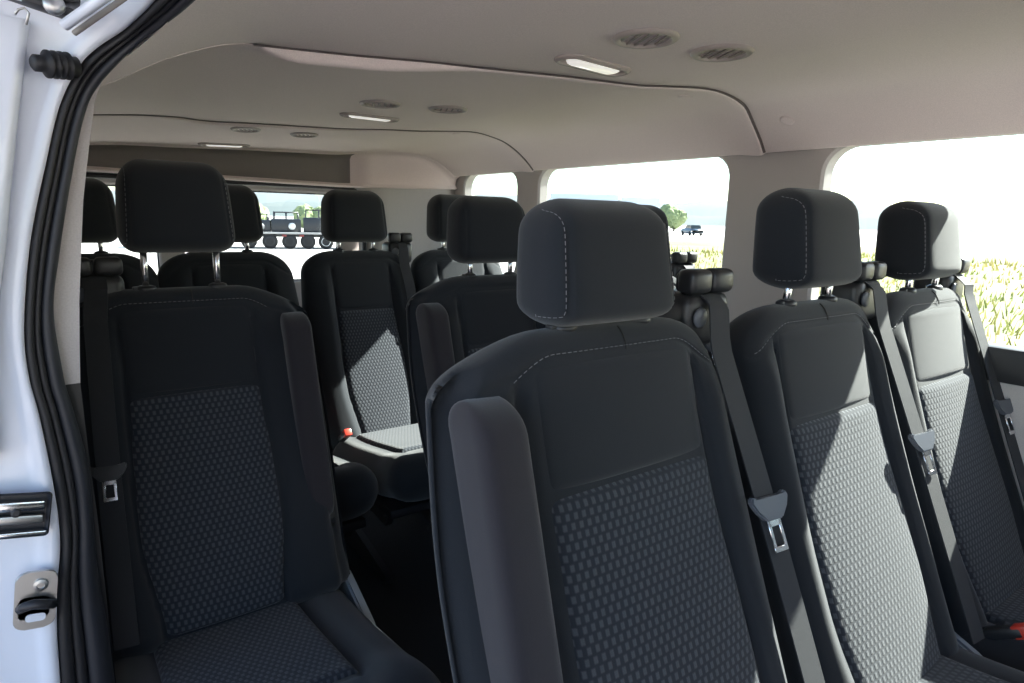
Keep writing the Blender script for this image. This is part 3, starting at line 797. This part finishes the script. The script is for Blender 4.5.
# ribbed rubber bumper
t = thing('rubber_bumper', 'black ribbed rubber bumper stuck on the upper door jamb', 'bumper', P3(.046, 1.075, .186))
ax = Vector((-.90, -.40, -.10)).normalized(); Rm = ax.to_track_quat('Z', 'Y').to_matrix().to_4x4()
bm = bmesh.new(); prof = [(.013, -.006)]
for q in range(4):
    h0 = .002+q*.0078; prof += [(.012, h0), (.0175, h0+.002), (.0175, h0+.0045), (.012, h0+.0065)]
prof += [(.0105, .036), (.0105, .044), (.007, .047), (.001, .0475)]
lathe(bm, prof, Rm, 28); obj('bellows', bm, 'rubber', t)
# upper slide rail cover and roller bracket
t = thing('door_rail', 'white painted slide rail slanting above the doorway corner', 'door rail', P3(.04, 1.0, .22))
bm = bmesh.new()
d_ = Vector((.085, -.10, .060)); tube(bm, [Vector((0, 0, 0)), d_*.5, d_, d_*2.5], .0065, 10); obj('rail', bm, 'white_paint', t)
bm = bmesh.new(); tube(bm, [Vector((.010, .016, -.004)), Vector((.010, .016, -.004))+d_*.5, Vector((.010, .016, -.004))+d_*2.3], .0035, 8); o = obj('rail_gap', bm, 'gap_brown', t)  # added strip standing in for the brownish gap beside the rail
t = thing('roller_bracket', 'grey metal roller bracket at the top left of the doorway', 'bracket', P3(-.01, 1.03, .24))
bm = bmesh.new(); box(bm, (.030, .0, .006), (.075, .03, .010), .002, Matrix.Rotation(rad(12), 3, 'Y')); box(bm, (.040, .004, .018), (.06, .04, .012), .002); obj('arm', bm, 'dark_steel', t, angle=40)
bm = bmesh.new(); box(bm, (.004, -.012, .008), (.014, .006, .007), .001, Matrix.Rotation(rad(8), 3, 'Y')); obj('clip', bm, 'white_paint', t, angle=40)
bm = bmesh.new(); tube(bm, [Vector((.002, -.01, -.012)), Vector((.006, -.01, -.006)), Vector((.012, -.01, -.003)), Vector((.016, -.01, -.008)), Vector((.012, -.01, -.022))], .0015, 8); obj('hook', bm, 'steel', t)
bm = bmesh.new(); lathe(bm, [(.001, 0), (.011, 0), (.012, .004), (.011, .010), (.001, .010)], Matrix.Translation((.042, -.012, .004)) @ Matrix.Rotation(rad(80), 4, 'X'), 20); obj('roller', bm, 'steel', t)
# raised flange along the outer side of the jamb
bm = bmesh.new()
FL = [(.004, 1.068, .235), (-.004, 1.066, .20), (-.018, 1.066, .13), (-.033, 1.066, .05), (-.050, 1.068, -.05), (-.064, 1.07, -.12), (-.078, 1.072, -.22), (-.088, 1.075, -.34)]
pts = [Vector(p) for p in FL]
rows = [[P3(p.x-.10, p.y+.012, p.z), P3(p.x-.008, p.y-.002, p.z), P3(p.x-.001, p.y, p.z), P3(p.x+.002, p.y+.006, p.z), P3(p.x+.003, p.y+.03, p.z)] for p in pts]
grid(bm, rows); struct(obj('trim_8', bm, 'white_paint'))

# ------------------------------------------------------------------ outside
GZ = -.65
mat('tyre', (.012, .012, .013), .8); mat('rim', (.7, .7, .7), .4); mat('dark_paint', (.02, .022, .028), .4); mat('deck', (.30, .30, .30), .6)
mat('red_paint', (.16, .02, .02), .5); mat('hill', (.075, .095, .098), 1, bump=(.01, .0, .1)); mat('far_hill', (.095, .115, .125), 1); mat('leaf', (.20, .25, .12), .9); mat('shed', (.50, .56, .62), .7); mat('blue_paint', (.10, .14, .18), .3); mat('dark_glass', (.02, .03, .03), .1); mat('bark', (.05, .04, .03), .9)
# grass: coloured patches of straw and green
m = mat('grass', (.09, .085, .03), .95); n = m.node_tree.nodes; l = m.node_tree.links; b = n['Principled BSDF']
tc = n.new('ShaderNodeTexCoord'); nz = n.new('ShaderNodeTexNoise'); nz.inputs['Scale'].default_value = .5; nz.inputs['Detail'].default_value = 6
cr = n.new('ShaderNodeValToRGB'); cr.color_ramp.elements[0].color = (.13, .15, .045, 1); cr.color_ramp.elements[1].color = (.235, .20, .085, 1); cr.color_ramp.elements[0].position = .4; cr.color_ramp.elements[1].position = .62
l.new(tc.outputs['Object'], nz.inputs['Vector']); l.new(nz.outputs[0], cr.inputs[0]); l.new(cr.outputs[0], b.inputs['Base Color'])
m2 = m.copy(); m2.name = 'grass_blade'; M['grass_blade'] = m2; n = m2.node_tree.nodes; l = m2.node_tree.links
tl = n.new('ShaderNodeBsdfTranslucent'); ms = n.new('ShaderNodeMixShader'); ms.inputs[0].default_value = .5
l.new(n['Color Ramp'].outputs[0], tl.inputs[0]); l.new(n['Principled BSDF'].outputs[0], ms.inputs[1]); l.new(tl.outputs[0], ms.inputs[2]); l.new(ms.outputs[0], n['Material Output'].inputs[0])
bm = bmesh.new(); rows = []
def gh(x, y): return .12*math.sin(x*.23+y*.11)+.08*math.sin(y*.31-x*.1)
for i in range(41):
    rr = 3.6 + 62*(i/40)**1.6; row = []
    for j in range(41):
        th = rad(40+75*j/40); x, y = rr*math.sin(th), rr*math.cos(th)
        row.append(Vector((x, y, GZ-.01+(.26+gh(x, y))*min(1, i/4)*min(1, (40-i)/6)*min(1, j/3))))
    rows.append(row)
grid(bm, rows); struct(obj('ground', bm, 'grass'))
rg = random.Random(3); bm = bmesh.new()
for q in range(8000):
    rr = 4.0+34*rg.random()**2.2; th = rad(rg.uniform(44, 100)); x = rr*math.sin(th); y = rr*math.cos(th)
    if x < 3.4: continue
    z = GZ+.22+gh(x, y); h_ = rg.uniform(.12, .30)*(1+.01*rr); w2 = .006*(1+rr*.25); a_ = rg.uniform(0, 6.28); lx, ly = rg.uniform(-.12, .12), rg.uniform(-.12, .12)
    v1 = bm.verts.new((x-w2*math.cos(a_), y-w2*math.sin(a_), z)); v2 = bm.verts.new((x+w2*math.cos(a_), y+w2*math.sin(a_), z)); v3 = bm.verts.new((x+lx*.5+w2*.6, y+ly*.5, z+h_*.6)); v4 = bm.verts.new((x+lx, y+ly, z+h_))
    bm.faces.new((v1, v2, v3)); bm.faces.new((v1, v3, v4))
o = obj('tall_grass', bm, 'grass_blade', smooth=False); o['kind'] = 'stuff'; tag(o, 'dry yellow green grass growing outside the far side windows', 'grass')
def ridge(name, az0, az1, dist, hs, m_, seed, depth=60):
    r2 = random.Random(seed); ph = [r2.uniform(0, 6.28) for _ in range(6)]; bm = bmesh.new(); rows = [[], [], []]
    for i in range(121):
        a_ = rad(az0+(az1-az0)*i/120); h_ = interp(hs, math.degrees(a_)) + sum(math.sin(a_*fq*12+ph[k_])*amp for k_, (fq, amp) in enumerate(((1.3, 1.6), (3.1, 1.0), (7.7, .5), (15, .3))))*dist/500
        for rw, (dd, hh) in zip(rows, ((0, -2), (depth*.6, h_*.6), (depth, h_))):
            rw.append(Vector(((dist+dd)*math.sin(a_), (dist+dd)*math.cos(a_), GZ+max(hh, -2))))
    rows.append([Vector((p.x*1.3, p.y*1.3, GZ-2)) for p in rows[2]])
    grid(bm, rows); return struct(obj(name, bm, m_))
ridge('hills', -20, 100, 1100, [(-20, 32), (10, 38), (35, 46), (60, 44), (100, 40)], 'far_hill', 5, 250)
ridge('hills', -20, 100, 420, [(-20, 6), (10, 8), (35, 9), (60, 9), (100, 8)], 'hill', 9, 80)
# trees and bushes
def bush(x, y, r, h, label, name='tree'):
    t = thing(name, label, 'tree', (x, y, GZ)); bm = bmesh.new(); r2 = random.Random(int(x*7+y))
    for q in range(9):
        a_ = r2.uniform(0, 6.28); rr = r*.55*r2.random()**.5; s_ = r*r2.uniform(.4, .6)
        vs = bmesh.ops.create_icosphere(bm, subdivisions=3, radius=s_, matrix=Matrix.Translation((rr*math.cos(a_), rr*math.sin(a_), h*r2.uniform(.45, .8))))['verts']
        for v in vs:
            v.co += Vector((r2.uniform(-1, 1), r2.uniform(-1, 1), r2.uniform(-1, 1)))*s_*.12
    o = obj('foliage', bm, 'leaf', t, smooth=False); bm = bmesh.new(); tube(bm, [(0, 0, 0), (.05, 0, h*.3), (0, .05, h*.6)], .12, 8, rs=[.18, .13, .08]); obj('trunk', bm, 'bark', t)
def dirp(px_, dist):
    q = f + rt*(px_-512)/631.63; a_ = math.atan2(q.x, q.y); return dist*math.sin(a_), dist*math.cos(a_)
for px_, dd, r_, h_, lb in ((666, 130, 3.0, 4.6, 'pale green tree seen through the middle side window'), (318, 62, 1.7, 2.5, 'green bush seen behind the trailer at the right of the rear window'), (262, 95, 2.4, 2.7, 'green bush seen behind the left half of the trailer')):
    x, y = dirp(px_, dd); bush(x, y, r_, h_, lb)
# parked car
def car(px_, dist, label, rz, paint):
    x, y = dirp(px_, dist); t = thing('car', label, 'car', (x, y, GZ), None, rz); bm = bmesh.new()
    sec = [(-2.1, .45, .75), (-1.95, .35, .95), (-1.2, .3, 1.0), (0, .3, 1.02), (1.3, .3, .98), (2.0, .35, .85), (2.15, .45, .65)]
    grid(bm, [[Vector((sx, -.88, lo)), Vector((sx, -.90, (lo+hi)/2)), Vector((sx, -.80, hi)), Vector((sx, .80, hi)), Vector((sx, .90, (lo+hi)/2)), Vector((sx, .88, lo))] for sx, lo, hi in sec], True)
    obj('body', bm, paint, t); bm = bmesh.new()
    extrude_poly(bm, [(-1.7, -.74, .95), (-1.3, -.74, 1.42), (.2, -.74, 1.46), (.95, -.74, .98)], (0, 1.48, 0)); obj('cabin', bm, 'dark_glass', t, smooth=False)
    bm = bmesh.new(); box(bm, (-.5, 0, 1.46), (1.5, 1.4, .05), .02); obj('roof_panel', bm, paint, t)
    for wx in (-1.35, 1.35):
        for wy in (-.82, .82):
            bm = bmesh.new(); lathe(bm, [(.12, -.1), (.30, -.1), (.33, -.06), (.33, .06), (.30, .1), (.12, .1)], Matrix.Translation((wx, wy, .33)) @ Matrix.Rotation(rad(90), 4, 'X'), 20); obj('wheel', bm, 'tyre', t)
    return t
car(683.5, 96, 'blue grey car parked far off, seen through the middle side window', rad(60), 'blue_paint')
# distant low sheds
for px_, dist, wd, lb in ((578, 150, 15, 'long pale shed on the horizon above the nearest headrest, left one'), (632, 165, 9, 'pale low shed on the horizon above the nearest headrest, right one')):
    x, y = dirp(px_, dist); t = thing('shed', lb, 'building', (x, y, GZ), None, -math.atan2(x, y))
    bm = bmesh.new(); box(bm, (0, 0, 3.75), (wd, 12, 7.5)); obj('wall', bm, 'shed', t, smooth=False)
    bm = bmesh.new(); extrude_poly(bm, [(-wd/2-.4, -6.5, 7.5), (-wd/2-.4, 6.5, 7.5), (-wd/2-.4, 0, 8.9)], (wd+.8, 0, 0)); obj('roof', bm, 'shed', t, smooth=False)
    bm = bmesh.new(); box(bm, (2, -6.05, 2), (4, .1, 4)); obj('door', bm, 'dark_paint', t, smooth=False)
# flatbed trailer loaded with dark machines behind the van
x, y = dirp(283, 36); AZ = math.atan2(x, y)
t = thing('flatbed_trailer', 'long flatbed trailer seen through the rear window, wheels below', 'trailer', (x, y, GZ), None, -AZ-.04)
bm = bmesh.new(); box(bm, (-.6, 0, .80), (10.4, 2.3, .09), .01); obj('deck', bm, 'deck', t, smooth=False)
bm = bmesh.new(); box(bm, (-.6, -.7, .68), (10.0, .12, .16)); box(bm, (-.6, .7, .68), (10.0, .12, .16)); obj('chassis', bm, 'dark_paint', t, smooth=False)
for wx, rim_ in ((-4.9, 0), (-3.9, 0), (-2.55, 1), (-1.35, 0), (-.35, 0), (.6, 0), (1.5, 0), (2.4, 1)):
    bm = bmesh.new(); lathe(bm, [(.14, -.12), (.34, -.12), (.38, -.06), (.38, .08), (.34, .12), (.14, .12)], Matrix.Translation((wx, -1.0, .38)) @ Matrix.Rotation(rad(90), 4, 'X'), 24); wh = obj('wheel', bm, 'tyre', t)
    bm = bmesh.new(); lathe(bm, [(.001, .08), (.10, .09), (.22, .125), (.24, .11)], Matrix.Translation((wx, -1.0, .38)) @ Matrix.Rotation(rad(90), 4, 'X'), 24); obj('rim', bm, 'rim' if rim_ else 'dark_paint', wh)
for wx in (-1.0, .35, 1.2):
    bm = bmesh.new(); box(bm, (wx, -1.17, .68), (.22, .04, .10), .01); obj('marker_lamp', bm, 'red_paint', t)
for q, (wx, ww, hh, mt_) in enumerate(((-4.6, 1.5, .85, 'dark_paint'), (-2.9, 1.4, .75, 'dark_paint'), (-1.05, 1.35, .72, 'dark_paint'), (.45, 1.35, .80, 'dark_paint'), (2.1, 1.5, .92, 'dark_paint'))):
    mt3 = Matrix.Rotation(-AZ-.04, 3, 'Z'); p = Vector((x, y, GZ))+mt3 @ Vector((wx, -.1, .85))
    tt = thing('engine_unit', ['dark machine at the front end of the trailer deck, hidden behind headrests', 'second dark machine on the trailer deck, just left of the headrest gap', 'dark machine on the trailer deck, left in the rear window', 'dark machine on the trailer deck, middle of the rear window', 'tallest dark machine on the trailer deck, right in the rear window'][q], 'machine', p, 'machines on the trailer', -AZ-.04)
    hh *= 1.25; ww *= 1.08; bm = bmesh.new(); box(bm, (0, 0, hh*.33), (ww, 1.2, hh*.66), .05); obj('casing', bm, mt_, tt, angle=40)
    bm = bmesh.new()
    for sx in (-.42, 0, .42):
        for sy in (-.5, .5): tube(bm, [(sx*ww, sy, hh*.5), (sx*ww*.95, sy, hh)], .035, 6)
    for sy in (-.5, .5): tube(bm, [(-.42*ww, sy, hh), (.42*ww, sy, hh)], .035, 6)
    obj('roll_cage', bm, 'dark_paint', tt)
    bm = bmesh.new(); lathe(bm, [(.001, 0), (.16, 0), (.18, .05), (.16, .1), (.001, .1)], Matrix.Translation((ww*.2, -.62, hh*.3)) @ Matrix.Rotation(rad(90), 4, 'X'), 16); obj('hub', bm, 'rim' if q % 2 else 'deck', tt)
